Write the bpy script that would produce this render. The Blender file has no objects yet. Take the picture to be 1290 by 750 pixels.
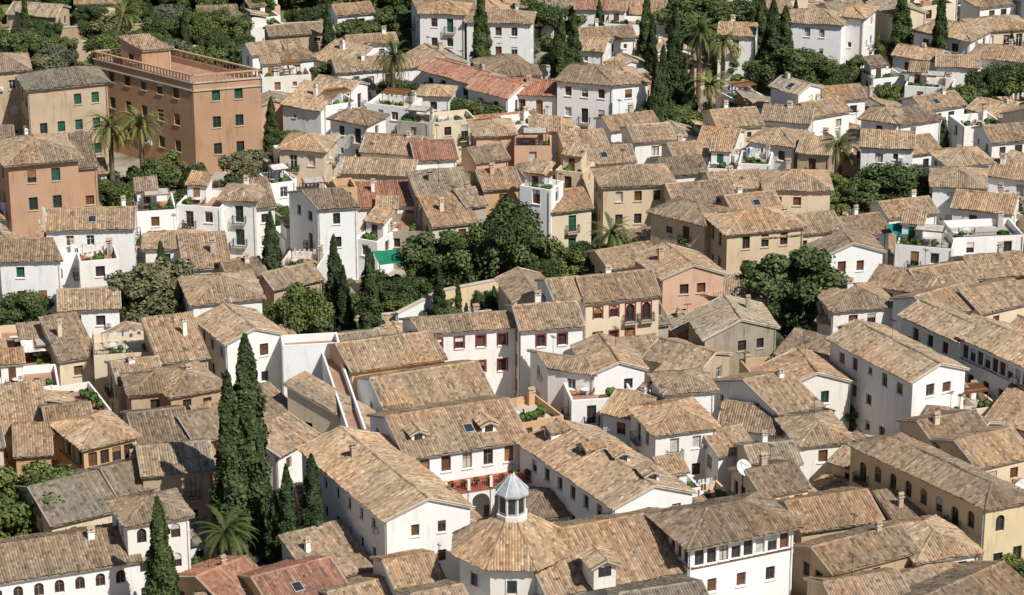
import bpy, math, random
import numpy as np
from mathutils import Vector
random.seed(11); rng=np.random.default_rng(11)
R=random.random
def U_(a,b): return a+(b-a)*R()
H=126.0; PA=math.radians(21); F=3658.0
def P(u,v,z=0.0):
    fw=Vector((0,math.cos(PA),-math.sin(PA))); up=Vector((0,math.sin(PA),math.cos(PA)))
    d=fw*F+Vector((1,0,0))*(u-645)+up*(375-v)
    t=(z-H)/d.z
    return Vector((d.x*t,d.y*t,z))
Zv=Vector((0,0,1))

# ------------------------------------------------------------ materials
M={}
def newmat(n):
    m=bpy.data.materials.new(n); m.use_nodes=True
    nt=m.node_tree; b=nt.nodes['Principled BSDF']; b.inputs['Roughness'].default_value=.9
    b.inputs['Specular IOR Level'].default_value=.2
    M[n]=m; return m,nt,b
def N(nt,t,**k):
    n=nt.nodes.new(t)
    for a,b in k.items(): setattr(n,a,b)
    return n
def ramp(nt,stops):
    r=N(nt,'ShaderNodeValToRGB'); e=r.color_ramp.elements
    e[0].position=stops[0][0]; e[0].color=(*stops[0][1],1)
    e[1].position=stops[-1][0]; e[1].color=(*stops[-1][1],1)
    for p,c in stops[1:-1]:
        x=e.new(p); x.color=(*c,1)
    return r
def mulc(nt,a,b,f=1.0,bt='MULTIPLY'):
    m=N(nt,'ShaderNodeMix',data_type='RGBA',blend_type=bt); m.inputs[0].default_value=f
    nt.links.new(a,m.inputs[6]); nt.links.new(b,m.inputs[7]); return m.outputs[2]
def wallmat(n,c,dirt=.35,brick=False):
    m,nt,b=newmat(n); L=nt.links
    g=N(nt,'ShaderNodeNewGeometry'); mp=N(nt,'ShaderNodeMapping'); mp.inputs['Scale'].default_value=(1.6,1.6,.22)
    L.new(g.outputs['Position'],mp.inputs[0])
    n1=N(nt,'ShaderNodeTexNoise'); n1.inputs['Scale'].default_value=1.0; n1.inputs['Detail'].default_value=6; n1.inputs['Roughness'].default_value=.65
    L.new(mp.outputs[0],n1.inputs['Vector'])
    n2=N(nt,'ShaderNodeTexNoise'); n2.inputs['Scale'].default_value=.35; n2.inputs['Detail'].default_value=5
    L.new(g.outputs['Position'],n2.inputs['Vector'])
    d=1-dirt
    r1=ramp(nt,[(.30,(d*.96,d*.93,d*.88)),(.46,(1,1,1))]); L.new(n1.outputs[0],r1.inputs[0])
    r2=ramp(nt,[(.3,(1-dirt*.5,1-dirt*.55,1-dirt*.65)),(.6,(1,1,1))]); L.new(n2.outputs[0],r2.inputs[0])
    oi=N(nt,'ShaderNodeObjectInfo'); r3=ramp(nt,[(0,(.90,.85,.78)),(.3,(1,.985,.96)),(1,(1,1,1))]); L.new(oi.outputs['Random'],r3.inputs[0])
    base=N(nt,'ShaderNodeRGB'); base.outputs[0].default_value=(*c,1)
    o=mulc(nt,base.outputs[0],r1.outputs[0]); o=mulc(nt,o,r2.outputs[0]); o=mulc(nt,o,r3.outputs[0])
    L.new(o,b.inputs['Base Color'])
    n3=N(nt,'ShaderNodeTexNoise'); n3.inputs['Scale'].default_value=6; n3.inputs['Detail'].default_value=4; L.new(g.outputs['Position'],n3.inputs['Vector'])
    bp=N(nt,'ShaderNodeBump'); bp.inputs['Strength'].default_value=.35; bp.inputs['Distance'].default_value=.05
    L.new(n3.outputs[0],bp.inputs['Height']); L.new(bp.outputs[0],b.inputs['Normal'])
wallmat('plaster_white',(.87,.865,.85),.11)
wallmat('plaster_cream',(.74,.62,.46),.2)
wallmat('plaster_ochre',(.62,.41,.23),.25)
wallmat('plaster_pink',(.68,.45,.33),.22)
wallmat('plaster_yellow',(.72,.59,.38),.18)
wallmat('stone_tan',(.55,.43,.30),.32)
wallmat('brick_warm',(.53,.34,.225),.22)
wallmat('stone_grey',(.44,.40,.34),.45)
wallmat('mortar',(.56,.50,.42),.4)
wallmat('deck_terracotta',(.40,.24,.17),.3)
wallmat('deck_grey',(.45,.43,.40),.3)
wallmat('paving',(.40,.37,.33),.3)
WM=dict(w='plaster_white',c='plaster_cream',o='plaster_ochre',p='plaster_pink',y='plaster_yellow',t='stone_tan',b='brick_warm',g='stone_grey')
PITCH=.27; ROWL=.36
def tilemat(n,ca,cb,cc,cd):
    m,nt,b=newmat(n); L=nt.links
    uv=N(nt,'ShaderNodeUVMap'); sp=N(nt,'ShaderNodeSeparateXYZ'); L.new(uv.outputs[0],sp.inputs[0])
    def mth(op,a,v=None):
        x=N(nt,'ShaderNodeMath',operation=op); L.new(a,x.inputs[0])
        if v is not None: x.inputs[1].default_value=v
        return x.outputs[0]
    fu=mth('FLOOR',mth('DIVIDE',sp.outputs[0],PITCH)); sv=mth('DIVIDE',sp.outputs[1],ROWL); fv=mth('FLOOR',sv)
    cx=N(nt,'ShaderNodeCombineXYZ'); L.new(fu,cx.inputs[0]); L.new(fv,cx.inputs[1])
    wn=N(nt,'ShaderNodeTexWhiteNoise',noise_dimensions='3D'); L.new(cx.outputs[0],wn.inputs['Vector'])
    r=ramp(nt,[(0,cd),(.14,cb),(.45,ca),(.78,ca),(1,cc)]); L.new(wn.outputs['Value'],r.inputs[0])
    c2=N(nt,'ShaderNodeCombineXYZ'); L.new(fu,c2.inputs[0])
    w2=N(nt,'ShaderNodeTexWhiteNoise',noise_dimensions='3D'); L.new(c2.outputs[0],w2.inputs['Vector'])
    r2=ramp(nt,[(0,(.78,.77,.75)),(.6,(1,1,1)),(1,(1.15,1.13,1.1))]); L.new(w2.outputs['Value'],r2.inputs[0])
    g=N(nt,'ShaderNodeNewGeometry')
    n2=N(nt,'ShaderNodeTexNoise'); n2.inputs['Scale'].default_value=.8; n2.inputs['Detail'].default_value=8; n2.inputs['Roughness'].default_value=.78
    L.new(g.outputs['Position'],n2.inputs['Vector'])
    r4=ramp(nt,[(.30,(.64,.63,.62)),(.46,(.93,.92,.91)),(.58,(1.03,1.01,.99)),(.74,(1.17,1.15,1.11))]); L.new(n2.outputs[0],r4.inputs[0])
    n5=N(nt,'ShaderNodeTexNoise'); n5.inputs['Scale'].default_value=.12; n5.inputs['Detail'].default_value=4
    L.new(g.outputs['Position'],n5.inputs['Vector'])
    r5=ramp(nt,[(.35,(.88,.92,.94)),(.5,(1,1,1)),(.65,(1.08,.98,.89))]); L.new(n5.outputs[0],r5.inputs[0])
    oi=N(nt,'ShaderNodeObjectInfo'); r3=ramp(nt,[(0,(.66,.67,.68)),(.18,(.84,.84,.84)),(.5,(1,1,1)),(.85,(1.16,1.13,1.07)),(1,(1.05,.92,.82))]); L.new(oi.outputs['Random'],r3.inputs[0])
    o=mulc(nt,r.outputs[0],r2.outputs[0]); o=mulc(nt,o,r4.outputs[0]); o=mulc(nt,o,r5.outputs[0]); o=mulc(nt,o,r3.outputs[0])
    L.new(o,b.inputs['Base Color'])
    fr=mth('FRACT',sv); bp=N(nt,'ShaderNodeBump'); bp.inputs['Strength'].default_value=.7; bp.inputs['Distance'].default_value=.05; bp.invert=True
    L.new(fr,bp.inputs['Height']); L.new(bp.outputs[0],b.inputs['Normal'])
tilemat('tiles',(.385,.288,.20),(.30,.215,.145),(.50,.405,.305),(.185,.145,.108))
tilemat('tiles_red',(.38,.20,.14),(.31,.16,.115),(.45,.285,.20),(.2,.12,.095))
tilemat('tiles_grey',(.325,.275,.212),(.255,.215,.168),(.42,.365,.29),(.155,.135,.112))
def plain(n,c,r=.8,metal=0,var=.25):
    m,nt,b=newmat(n); b.inputs['Roughness'].default_value=r; b.inputs['Metallic'].default_value=metal
    g=N(nt,'ShaderNodeNewGeometry'); n2=N(nt,'ShaderNodeTexNoise'); n2.inputs['Scale'].default_value=1.7; n2.inputs['Detail'].default_value=5
    nt.links.new(g.outputs['Position'],n2.inputs['Vector'])
    rr=ramp(nt,[(.35,tuple(x*(1-var) for x in c)),(.65,tuple(min(1,x*(1+var*.5)) for x in c))])
    nt.links.new(n2.outputs[0],rr.inputs[0]); nt.links.new(rr.outputs[0],b.inputs['Base Color'])
    return m
g_=plain('glass',(.035,.04,.045),.15); g_.node_tree.nodes['Principled BSDF'].inputs['Specular IOR Level'].default_value=.6
plain('wood_brown',(.14,.065,.035)); plain('wood_light',(.32,.16,.08)); plain('shutter_green',(.03,.11,.065))
plain('frame_white',(.7,.7,.68)); plain('maroon',(.22,.045,.035)); plain('iron',(.03,.03,.032),.5)
plain('curtain',(.5,.47,.42)); plain('lead_grey',(.38,.40,.42),.5); plain('bark',(.12,.085,.055)); plain('bark_palm',(.17,.125,.085))
plain('tarp_green',(.02,.2,.11)); plain('awning_white',(.75,.73,.68)); plain('net_teal',(.02,.22,.17)); plain('tarp_blue',(.04,.13,.42))
plain('pot',(.35,.14,.08)); plain('tile_red_flat',(.38,.13,.09)); plain('plant_green',(.07,.14,.03),.7)
plain('metal_sheet',(.42,.42,.42),.5)
def leafmat(n,c1,c2,c3):
    m,nt,b=newmat(n); L=nt.links; b.inputs['Roughness'].default_value=.6
    uv=N(nt,'ShaderNodeUVMap'); sp=N(nt,'ShaderNodeSeparateXYZ'); L.new(uv.outputs[0],sp.inputs[0])
    r=ramp(nt,[(0,c1),(.6,c2),(1,c3)]); L.new(sp.outputs[0],r.inputs[0])
    oi=N(nt,'ShaderNodeObjectInfo'); r3=ramp(nt,[(0,(.6,.66,.66)),(.5,(1,1,1)),(1,(1.4,1.25,.95))]); L.new(oi.outputs['Random'],r3.inputs[0])
    L.new(mulc(nt,r.outputs[0],r3.outputs[0]),b.inputs['Base Color'])
leafmat('leaf_cypress',(.024,.042,.014),(.05,.076,.027),(.09,.112,.046))
leafmat('leaf_broad',(.047,.072,.022),(.09,.122,.04),(.15,.18,.07))
leafmat('leaf_olive',(.07,.08,.045),(.13,.14,.085),(.19,.19,.12))
leafmat('leaf_palm',(.06,.09,.025),(.12,.15,.045),(.25,.22,.09))
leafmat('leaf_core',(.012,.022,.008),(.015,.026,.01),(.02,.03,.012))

# ------------------------------------------------------------ mesh builder
class MB:
    def __init__(s): s.v=[];s.f=[];s.m=[];s.uv=[];s.ms=[]
    def mi(s,n):
        if n not in s.ms: s.ms.append(n)
        return s.ms.index(n)
    def poly(s,pts,mat):
        k=len(s.v); s.v+= [tuple(p) for p in pts]; s.uv+=[(0,0)]*len(pts); s.f.append(tuple(range(k,k+len(pts)))); s.m.append(s.mi(mat))
    def polys(s,V,Fs,mat,uv=None):
        k=len(s.v); s.v+=[tuple(p) for p in V]; s.uv+= uv if uv else [(p[0]*.7+p[1]*.7,p[2]) for p in V]
        i=s.mi(mat)
        for f in Fs: s.f.append(tuple(k+a for a in f)); s.m.append(i)
    def box(s,c,X,Y,Z,mat):
        c=Vector(c); V=[c+X*a+Y*b+Z*d for d in(-1,1) for b in(-1,1) for a in(-1,1)]
        s.polys(V,[(0,2,3,1),(4,5,7,6),(0,1,5,4),(2,6,7,3),(0,4,6,2),(1,3,7,5)],mat)
    def tube(s,p,q,r0,r1,mat,n=6):
        p=Vector(p);q=Vector(q); d=(q-p)
        if d.length<1e-5: return
        d.normalize(); a=d.cross(Vector((0,0,1)))
        if a.length<.05: a=Vector((1,0,0))
        a.normalize(); b=d.cross(a)
        V=[p+(a*math.cos(t)+b*math.sin(t))*r0 for t in [2*math.pi*i/n for i in range(n)]]+[q+(a*math.cos(t)+b*math.sin(t))*r1 for t in [2*math.pi*i/n for i in range(n)]]
        s.polys(V,[(i,(i+1)%n,n+(i+1)%n,n+i) for i in range(n)]+[tuple(range(n))[::-1],tuple(range(n,2*n))],mat)
    def obj(s,name,parent=None,org=None):
        if not s.f: return None
        org=org or Vector((0,0,0))
        me=bpy.data.meshes.new(name); V=[(a-org.x,b-org.y,c-org.z) for a,b,c in s.v]
        me.from_pydata(V,[],s.f)
        for n in s.ms: me.materials.append(M[n])
        me.polygons.foreach_set('material_index',s.m)
        ul=me.uv_layers.new(name='UVMap'); li=np.empty(len(me.loops),dtype=np.int32); me.loops.foreach_get('vertex_index',li)
        uv=np.array(s.uv,dtype=np.float32)[li]; ul.data.foreach_set('uv',uv.ravel()); me.update()
        o=bpy.data.objects.new(name,me); bpy.context.collection.objects.link(o)
        if parent: o.parent=parent
        else: o.location=org
        return o
def empty(name,loc):
    e=bpy.data.objects.new(name,None); e.location=loc; e.empty_display_size=1; bpy.context.collection.objects.link(e); return e

def tileface(mb,poly,mat):
    p=[Vector(a) for a in poly]; U=(p[1]-p[0]).normalized(); Nn=U.cross(p[-1]-p[0]).normalized(); V=Nn.cross(U)
    q=[((a-p[0]).dot(U),(a-p[0]).dot(V)) for a in p]
    t=[a-Nn*.03 for a in p]; b=[a-Nn*.17 for a in p]; n=len(p)
    mb.poly(t,mat); mb.poly(b[::-1],'mortar')
    for i in range(n): mb.poly([b[i],b[(i+1)%n],t[(i+1)%n],t[i]],'mortar')
    umin=min(a[0] for a in q); umax=max(a[0] for a in q); vs=max(a[1] for a in q)
    st=PITCH/4; nc=max(3,int((umax-umin)/st)+1); us=umin+.005+np.arange(nc)*st
    lo=np.full(nc,1e9); hi=np.full(nc,-1e9)
    for i in range(n):
        (a0,b0),(a1,b1)=q[i],q[(i+1)%n]
        if abs(a1-a0)<1e-4: continue
        m=(us>=min(a0,a1))&(us<=max(a0,a1)); vv=b0+(us-a0)/(a1-a0)*(b1-b0)
        lo[m]=np.minimum(lo[m],vv[m]); hi[m]=np.maximum(hi[m],vv[m])
    bad=lo>hi; lo[bad]=0; hi[bad]=0
    nr=max(1,int(vs/1.3)); prof=np.array([0,.065,.09,.065])[np.arange(nc)%4]
    jit=np.repeat(rng.uniform(-.06,.06,nc//4+1),4)[:nc]
    lo=np.where(lo<.05,lo-.06+jit,lo)
    tt=np.linspace(0,1,nr+1)
    G=lo[:,None]+(hi-lo)[:,None]*tt[None,:]; UU=np.repeat(us[:,None],nr+1,1)
    a,b_,c=np.array(U),np.array(V),np.array(Nn)
    W=np.array(p[0])[None,None]+UU[...,None]*a+G[...,None]*b_
    sag=.04*(np.sin(W[...,0]*1.3+W[...,1]*.6)+np.sin(W[...,1]*1.1-W[...,0]*.5+2))+.04
    rowj=np.repeat(rng.normal(0,.014,(nc//4+1,nr+1)),4,0)[:nc]
    W=W+(prof[:,None]+sag+rowj)[...,None]*c
    ou,ov=int(R()*300)*PITCH,R()*90
    uv=list(zip((UU-umin+ou).ravel().tolist(),(G+ov).ravel().tolist()))
    k=nr+1; Fs=[(i*k+j,(i+1)*k+j,(i+1)*k+j+1,i*k+j+1) for i in range(nc-1) for j in range(nr)]
    mb.polys(W.reshape(-1,3).tolist(),Fs,mat,uv)
def cap(mb,p,q,mat,r=.15):
    p=Vector(p);q=Vector(q); n=max(1,int((q-p).length/.45))
    ou,ov=R()*90,R()*90
    d=(q-p).normalized(); a=d.cross(Vector((0,0,1))).normalized(); b=a.cross(d)
    V=[];uv=[]
    for i in range(n+1):
        c=p+(q-p)*i/n
        k=r*(1+.12*(i%2))
        for t in range(5):
            th=math.pi*t/4; V.append(c+a*math.cos(th)*k+b*(math.sin(th)*k+.02)); uv.append((ou,ov+i*.42+.01))
    mb.polys(V,[(i*5+j,i*5+j+1,i*5+5+j+1,i*5+5+j) for i in range(n) for j in range(4)],mat,uv)

# ------------------------------------------------------------ walls
DEF=dict(fh=3.0,ww=.95,wh=1.35,sp=2.4,bal=.22,shut=.35,arch=False,sur=None,skip=.18,frame=None,gal=False)
def hole(mw,mn,p,X,n,x0,x1,z0,z1,wm,st,arch=False,dep=.24):
    pt=lambda x,z,o=0: p+X*x+Zv*(z)-n*o
    mw.poly([pt(x0,z0),pt(x0,z0,dep),pt(x0,z1,dep),pt(x0,z1)],wm); mw.poly([pt(x1,z0,dep),pt(x1,z0),pt(x1,z1),pt(x1,z1,dep)],wm)
    mw.poly([pt(x0,z0,dep),pt(x0,z0),pt(x1,z0),pt(x1,z0,dep)],wm); mw.poly([pt(x0,z1),pt(x0,z1,dep),pt(x1,z1,dep),pt(x1,z1)],wm)
    fr=st['frame']; r=R()
    if r<st['shut']: pane=random.choice([fr,fr,'wood_brown','curtain'] if fr!='shutter_green' else [fr])
    else: pane='glass'
    if arch: pane='glass'
    mn.poly([pt(x0,z0,dep),pt(x1,z0,dep),pt(x1,z1,dep),pt(x0,z1,dep)],pane)
    f=.07; o=dep-.03
    if pane=='glass' or R()<.5:
        for a,b,c,d in((x0,x0+f,z0,z1),(x1-f,x1,z0,z1),((x0+x1)/2-.035,(x0+x1)/2+.035,z0,z1),(x0+f,x1-f,z0,z0+f),(x0+f,x1-f,z1-f,z1)):
            mn.poly([pt(a,c,o),pt(b,c,o),pt(b,d,o),pt(a,d,o)],fr)
            o-=.004
        if z1-z0>1.2: 
            zm=z0+(z1-z0)*.62; mn.poly([pt(x0,zm,o),pt(x1,zm,o),pt(x1,zm+.05,o),pt(x0,zm+.05,o)],fr)
    if pane=='glass' and R()<.3:
        zz=z1-(z1-z0)*U_(.2,.6); mn.poly([pt(x0+.03,zz,.11),pt(x1-.03,zz,.11),pt(x1-.03,z1-.01,.11),pt(x0+.03,z1-.01,.11)],random.choice(['curtain','wood_light','frame_white','wood_brown']))
    if arch:
        r_=(x1-x0)/2; xc=(x0+x1)/2; zc=z1-r_
        L=[pt(xc-r_*math.cos(t),zc+r_*math.sin(t)) for t in [math.pi/2*i/4 for i in range(5)]]
        mw.poly([pt(x0,z1)]+L,wm) ; L2=[pt(xc+r_*math.cos(t),zc+r_*math.sin(t)) for t in [math.pi/2*i/4 for i in range(5)]]
        mw.poly([pt(x1,z1)]+L2,wm)
    else:
        mn.box(pt((x0+x1)/2,z0-.05,-.04),X*((x1-x0)/2+.1),n*.07,Zv*.045,'mortar' if wm!='plaster_white' else 'plaster_white')
    if st['sur']:
        s=.16
        for a,b,c,d in((x0-s,x0-.003,z0,z1+s),(x1+.003,x1+s,z0,z1+s),(x0,x1,z1+.003,z1+s)):
            mn.poly([pt(a,c,-.03),pt(b,c,-.03),pt(b,d,-.03),pt(a,d,-.03)],st['sur'])
def blob(mb,c,r,mat,n):
    for i in range(n):
        d=Vector((random.gauss(0,1),random.gauss(0,1),random.gauss(0,1))).normalized()
        q=c+d*r*U_(.5,1); a=d.cross(Vector((R(),R(),.3))).normalized()*r*.45; b=(d+Vector((0,0,.6))).cross(a).normalized()*r*.45
        mb.polys([q-a-b,q+a-b,q+a+b,q-a+b],[(0,1,2,3)],mat)
def railing(mb,a,b,z,h=.95,mat='iron'):
    l=(b-a).length; x=(b-a).normalized(); y=Vector((-x.y,x.x,0)); a=Vector((a.x,a.y,z)); b=Vector((b.x,b.y,z))
    for zz in(.08,h): mb.box((a+b)/2+Zv*zz,x*l/2,y*.02,Zv*.02,mat)
    k=max(2,int(l/.16))
    for i in range(k+1): mb.box(a+x*(l*i/k)+Zv*h/2,x*.013,y*.013,Zv*h/2,mat)
def balcony(mb,p,X,n,x0,x1,z,dp=.6):
    pt=lambda x,zz,o: p+X*x+Zv*zz+n*o
    mb.box(pt((x0+x1)/2,z-.08,dp/2),X*((x1-x0)/2),n*dp/2,Zv*.07,'mortar')
    railing(mb,pt(x0,0,dp),pt(x1,0,dp),z); railing(mb,pt(x0,0,.02),pt(x0,0,dp-.03),z); railing(mb,pt(x1,0,.02),pt(x1,0,dp-.03),z)
    if R()<.35:
        for i in range(int((x1-x0)/.4)):
            c=pt(x0+.2+i*.4,z+.25,dp*.75); mb.tube(c-Zv*.2,c,.09,.13,'pot',6)
            blob(mb,c+Zv*.2,.24,'plant_green',14)
def wall(mw,mn,mb,p0,p1,z0,z1,wm,st,blank=False):
    X=(p1-p0); L=X.length; X=X.normalized(); n=Vector((X.y,-X.x,0)); p=Vector((p0.x,p0.y,0))
    rect=lambda a,b,c,d: (b-a>1e-3 and d-c>1e-3) and mw.poly([p+X*a+Vector((0,0,c)),p+X*b+Vector((0,0,c)),p+X*b+Vector((0,0,d)),p+X*a+Vector((0,0,d))],wm)
    if blank or L<2.2: rect(0,L,z0,z1); return
    zt=z1; fl=0; fh=st['fh']
    ncol=max(1,int((L-.8)/st['sp'])); pad=(L-ncol*st['sp'])/2
    xs=[pad+st['sp']*(i+.5)+U_(-.25,.25)*(0 if st['skip']<.1 else 1) for i in range(ncol)]
    while zt-z0>.01:
        if zt-z0<2.7 or fl>4: rect(0,L,z0,zt); break
        zb=max(z0,zt-fh)
        cur=0
        gal=st['gal'] and fl==0
        X0=xs
        if gal:
            k=int((L-.6)/1.15); X0=[.3+(L-.6)*(i+.5)/k for i in range(k)]
        for x in X0:
            if not gal and R()<st['skip']: continue
            w=st['ww']*(U_(.85,1.15) if st['skip']>=.1 else 1); h=st['wh']*(U_(.85,1.1) if st['skip']>=.1 else 1); s=zb+.95
            if st['skip']>=.1 and R()<.15: w*=.6;h*=.6; s=zb+1.4
            dr=(not gal) and R()<st['bal']
            if dr: s=zb+.18; h=2.15; w=max(w,1.0)
            if gal: w=.95;h=1.55;s=zb+.85
            if s+h>zt-.2: h=zt-.2-s
            a,b=x-w/2,x+w/2
            if a<cur+.12 or b>L-.12: continue
            rect(cur,a,zb,zt); rect(a,b,zb,s); rect(a,b,s+h,zt)
            ar=st['arch'] and (st['arch']=='all' or fl==0)
            hole(mw,mn,p,X,n,a,b,s,s+h,wm,st,ar)
            if dr: balcony(mb,p,X,n,a-.3,b+.3,s)
            elif R()<.05:
                c=p+X*(b+.35)+n*.2+Zv*(s+.2)
                if b+.8<L: mb.box(c,X*.35,n*.16,Zv*.26,'frame_white'); mb.tube(c+n*.17,c+n*.19,.18,.18,'metal_sheet',10)
            cur=b
        rect(cur,L,zb,zt)
        if gal: 
            mb.box(p+X*(L/2)+n*.06+Vector((0,0,zb+.75)),X*(L/2-.1),n*.05,Vector((0,0,.09)),'wood_brown')
        zt=zb; fl+=1
    if R()<.5:
        xx=L-.2; mb.tube(p+X*xx+n*.08+Zv*.1,p+X*xx+n*.08+Zv*(z1-.15),.05,.05,random.choice(['metal_sheet','wood_light','frame_white']),5)

FOOT=[]
NM=dict(w='white_house',c='cream_house',o='ochre_house',p='pink_house',y='yellow_house',t='stone_house',b='brick_house',g='old_stone_house')
def building(A,B,C,D,h,roof,col,name=None,rm='tiles',pitch=20,vis=3.0,ov=.42,chim=None,reg=True,detail=True,**o):
    A,B,C,D=[Vector((q.x,q.y,0)) for q in(A,B,C,D)]
    st=dict(DEF); st.update(o)
    if not st['frame']: st['frame']=random.choice(['wood_brown','wood_brown','frame_white','wood_light','wood_brown','wood_brown','wood_brown','shutter_green'])
    wm=WM[col]; org=(A+B+C+D)/4
    e=empty(name or NM[col],org)
    if reg: FOOT.append(([A,B,C,D],h,vis))
    mw,mn,mb,mr,mc=MB(),MB(),MB(),MB(),MB()
    z1=h
    for i,(a,b) in enumerate(((A,B),(B,C),(C,D),(D,A))):
        s2=dict(st)
        if st['gal'] and i>0 and i!=3: s2['gal']=False
        wall(mw,mn,mb,a,b,-.3,z1,wm,s2,blank=(i==2))
    X=(B-A).normalized(); Y=(D-A).normalized(); T=math.tan(math.radians(pitch))
    w,d=(B-A).length,(D-A).length
    top=h
    if roof in 'GEHPS':
        vo=.22 if roof in 'GES' else ov
        if roof=='E': a,b,c,dd=B,C,D,A
        elif roof in 'HP' and d>w: a,b,c,dd=B,C,D,A
        else: a,b,c,dd=A,B,C,D
        x=(b-a).normalized(); y=(dd-a).normalized(); W=(b-a).length; Dp=(dd-a).length
        perp=abs((dd-a).dot(Vector((-x.y,x.x,0))))
        z=h+.06
        ea=a-x*vo-y*ov; eb=b+x*vo-y*ov; ec=c+x*vo+y*ov; ed=dd-x*vo+y*ov
        for q in(ea,eb,ec,ed): q.z=z
        if roof in 'GE':
            rise=(perp/2+ov)*T; top=z+rise
            r0=(ea+ed)/2+Zv*rise; r1=(eb+ec)/2+Zv*rise
            tileface(mr,[ea,eb,r1,r0],rm); tileface(mr,[ec,ed,r0,r1],rm); cap(mr,r0,r1,rm)
            for s,t,u in((a,dd,(a+dd)/2),(b,c,(b+c)/2)):
                pts=[s+Zv*h,t+Zv*h,u+Zv*(top-.12)]
                mw.poly(pts,wm)
            for s,t in((ea,r0),(ed,r0),(eb,r1),(ec,r1)): mr.tube(s+Zv*.05,t+Zv*.05,.07,.07,'mortar',4)
            if detail and R()<.12 and W>5:
                s0=ea.lerp(eb,U_(.3,.7)).lerp((r0+r1)/2,.45); sl=(r0-ea); sl=(sl-x*sl.dot(x)).normalized(); nn=x.cross(sl).normalized()
                mr.box(s0+nn*.16,x*.5,sl*.6,nn*.07,'metal_sheet'); mr.box(s0+nn*.235,x*.42,sl*.52,nn*.008,'glass')
        elif roof in 'HP':
            half=perp/2+ov; rise=half*T; top=z+rise
            ins=min(half,(W+2*vo)/2-.05)
            m0=(ea+ed)/2+x*ins+Zv*rise; m1=(eb+ec)/2-x*ins+Zv*rise
            tileface(mr,[ea,eb,m1,m0],rm); tileface(mr,[ec,ed,m0,m1],rm)
            tileface(mr,[eb,ec,m1],rm); tileface(mr,[ed,ea,m0],rm)
            if (m1-m0).length>.3: cap(mr,m0,m1,rm)
            for s,t in((ea,m0),(ed,m0),(eb,m1),(ec,m1)): cap(mr,s,t,rm)
        else:
            rise=(perp+2*ov)*T*.8; top=z+rise
            ec=ec+Zv*rise; ed=ed+Zv*rise; tileface(mr,[ea,eb,ec,ed],rm)
            tw=rise-.25
            mw.poly([a+Zv*h,dd+Zv*(h+tw),dd+Zv*h],wm); mw.poly([b+Zv*h,c+Zv*h,c+Zv*(h+tw)],wm); mw.poly([c+Zv*h,dd+Zv*h,dd+Zv*(h+tw),c+Zv*(h+tw)],wm)
    else:
        pd=.85; t=.22; dk=random.choice(['deck_terracotta','deck_grey','deck_terracotta','mortar'])
        if o.get('sp')==3.1: dk='deck_terracotta'
        a,b,c,dd=A+X*t+Y*t,B-X*t+Y*t,C-X*t-Y*t,D+X*t-Y*t
        O=[A,B,C,D]; I=[a,b,c,dd]
        for i in range(4):
            j=(i+1)%4
            mw.poly([O[i]+Zv*h,O[j]+Zv*h,I[j]+Zv*h,I[i]+Zv*h],wm); mw.poly([I[i]+Zv*h,I[j]+Zv*h,I[j]+Zv*(h-pd),I[i]+Zv*(h-pd)],wm)
        mr.poly([q+Zv*(h-pd) for q in I],dk)
        if detail and w>3.2 and d>3.2:
            if R()<.35:
                s_=[q+((A+C)/2-q).normalized()*.15 for q in O]; railing(mb,s_[0],s_[1],h,.5); railing(mb,s_[3],s_[0],h,.5)
            if R()<.5:
                hx=1.2; cc=D+X*(t+hx+.1)-Y*(t+hx+.1); cc.z=0
                q=[cc-X*hx-Y*hx,cc+X*hx-Y*hx,cc+X*hx+Y*hx,cc-X*hx+Y*hx]; hh=h+1.5
                for i in range(4): mw.poly([q[i]+Zv*(h-pd),q[(i+1)%4]+Zv*(h-pd),q[(i+1)%4]+Zv*hh,q[i]+Zv*hh],wm)
                k=[cc-X*1.5-Y*1.5,cc+X*1.5-Y*1.5,cc+X*1.5+Y*1.5,cc-X*1.5+Y*1.5]
                tileface(mr,[k[0]+Zv*hh,k[1]+Zv*hh,k[2]+Zv*(hh+.8),k[3]+Zv*(hh+.8)],'tiles')
                dq=cc-Y*(hx+.02); mn.box(dq+Zv*(h-pd+1),X*.4,Y*.015,Zv*.95,st['frame'])
            elif R()<.4:
                c=D+X*1.2-Y*1.0; c.z=h-pd; mb.tube(c+Zv*.3,c+Zv*1.5,.55,.55,random.choice(['frame_white','metal_sheet']),14); mb.tube(c+Zv*1.5,c+Zv*1.65,.57,.2,'frame_white',14); mb.box(c+Zv*.15,X*.5,Y*.5,Zv*.15,'mortar')
            for i in range(random.randint(3,8)):
                c=A+X*U_(.6,w-.6)+Y*U_(.5,max(.6,d*.4)); c.z=h-pd; mb.tube(c,c+Zv*.4,.16,.22,'pot',7); blob(mb,c+Zv*.75,U_(.3,.5),'plant_green',24)
            if R()<.4:
                c0=A+X*w*.55+Y*d*.45; c0.z=h-pd; awx=min(1.6,w*.3)
                for sx in(-1,1):
                    for sy in(-1,1): mb.tube(c0+X*sx*awx+Y*sy*1.2,c0+X*sx*awx+Y*sy*1.2+Zv*2.2,.04,.04,'wood_brown',4)
                for i in range(9): mb.box(c0+Y*(-1.2+.3*i)+Zv*2.25,X*(awx+.2),Y*.05,Zv*.05,random.choice(['wood_light','wood_brown']))
                if R()<.6: mb.box(c0+Zv*2.33,X*awx,Y*1.1,Zv*.015,random.choice(['awning_white','curtain','curtain']))
            c=A+X*w*.3+Y*d*.5; c.z=h-pd; mb.tube(c,c+Zv*.7,.04,.04,'iron',5); mb.tube(c+Zv*.7,c+Zv*.74,.5,.5,'frame_white',12)
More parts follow.
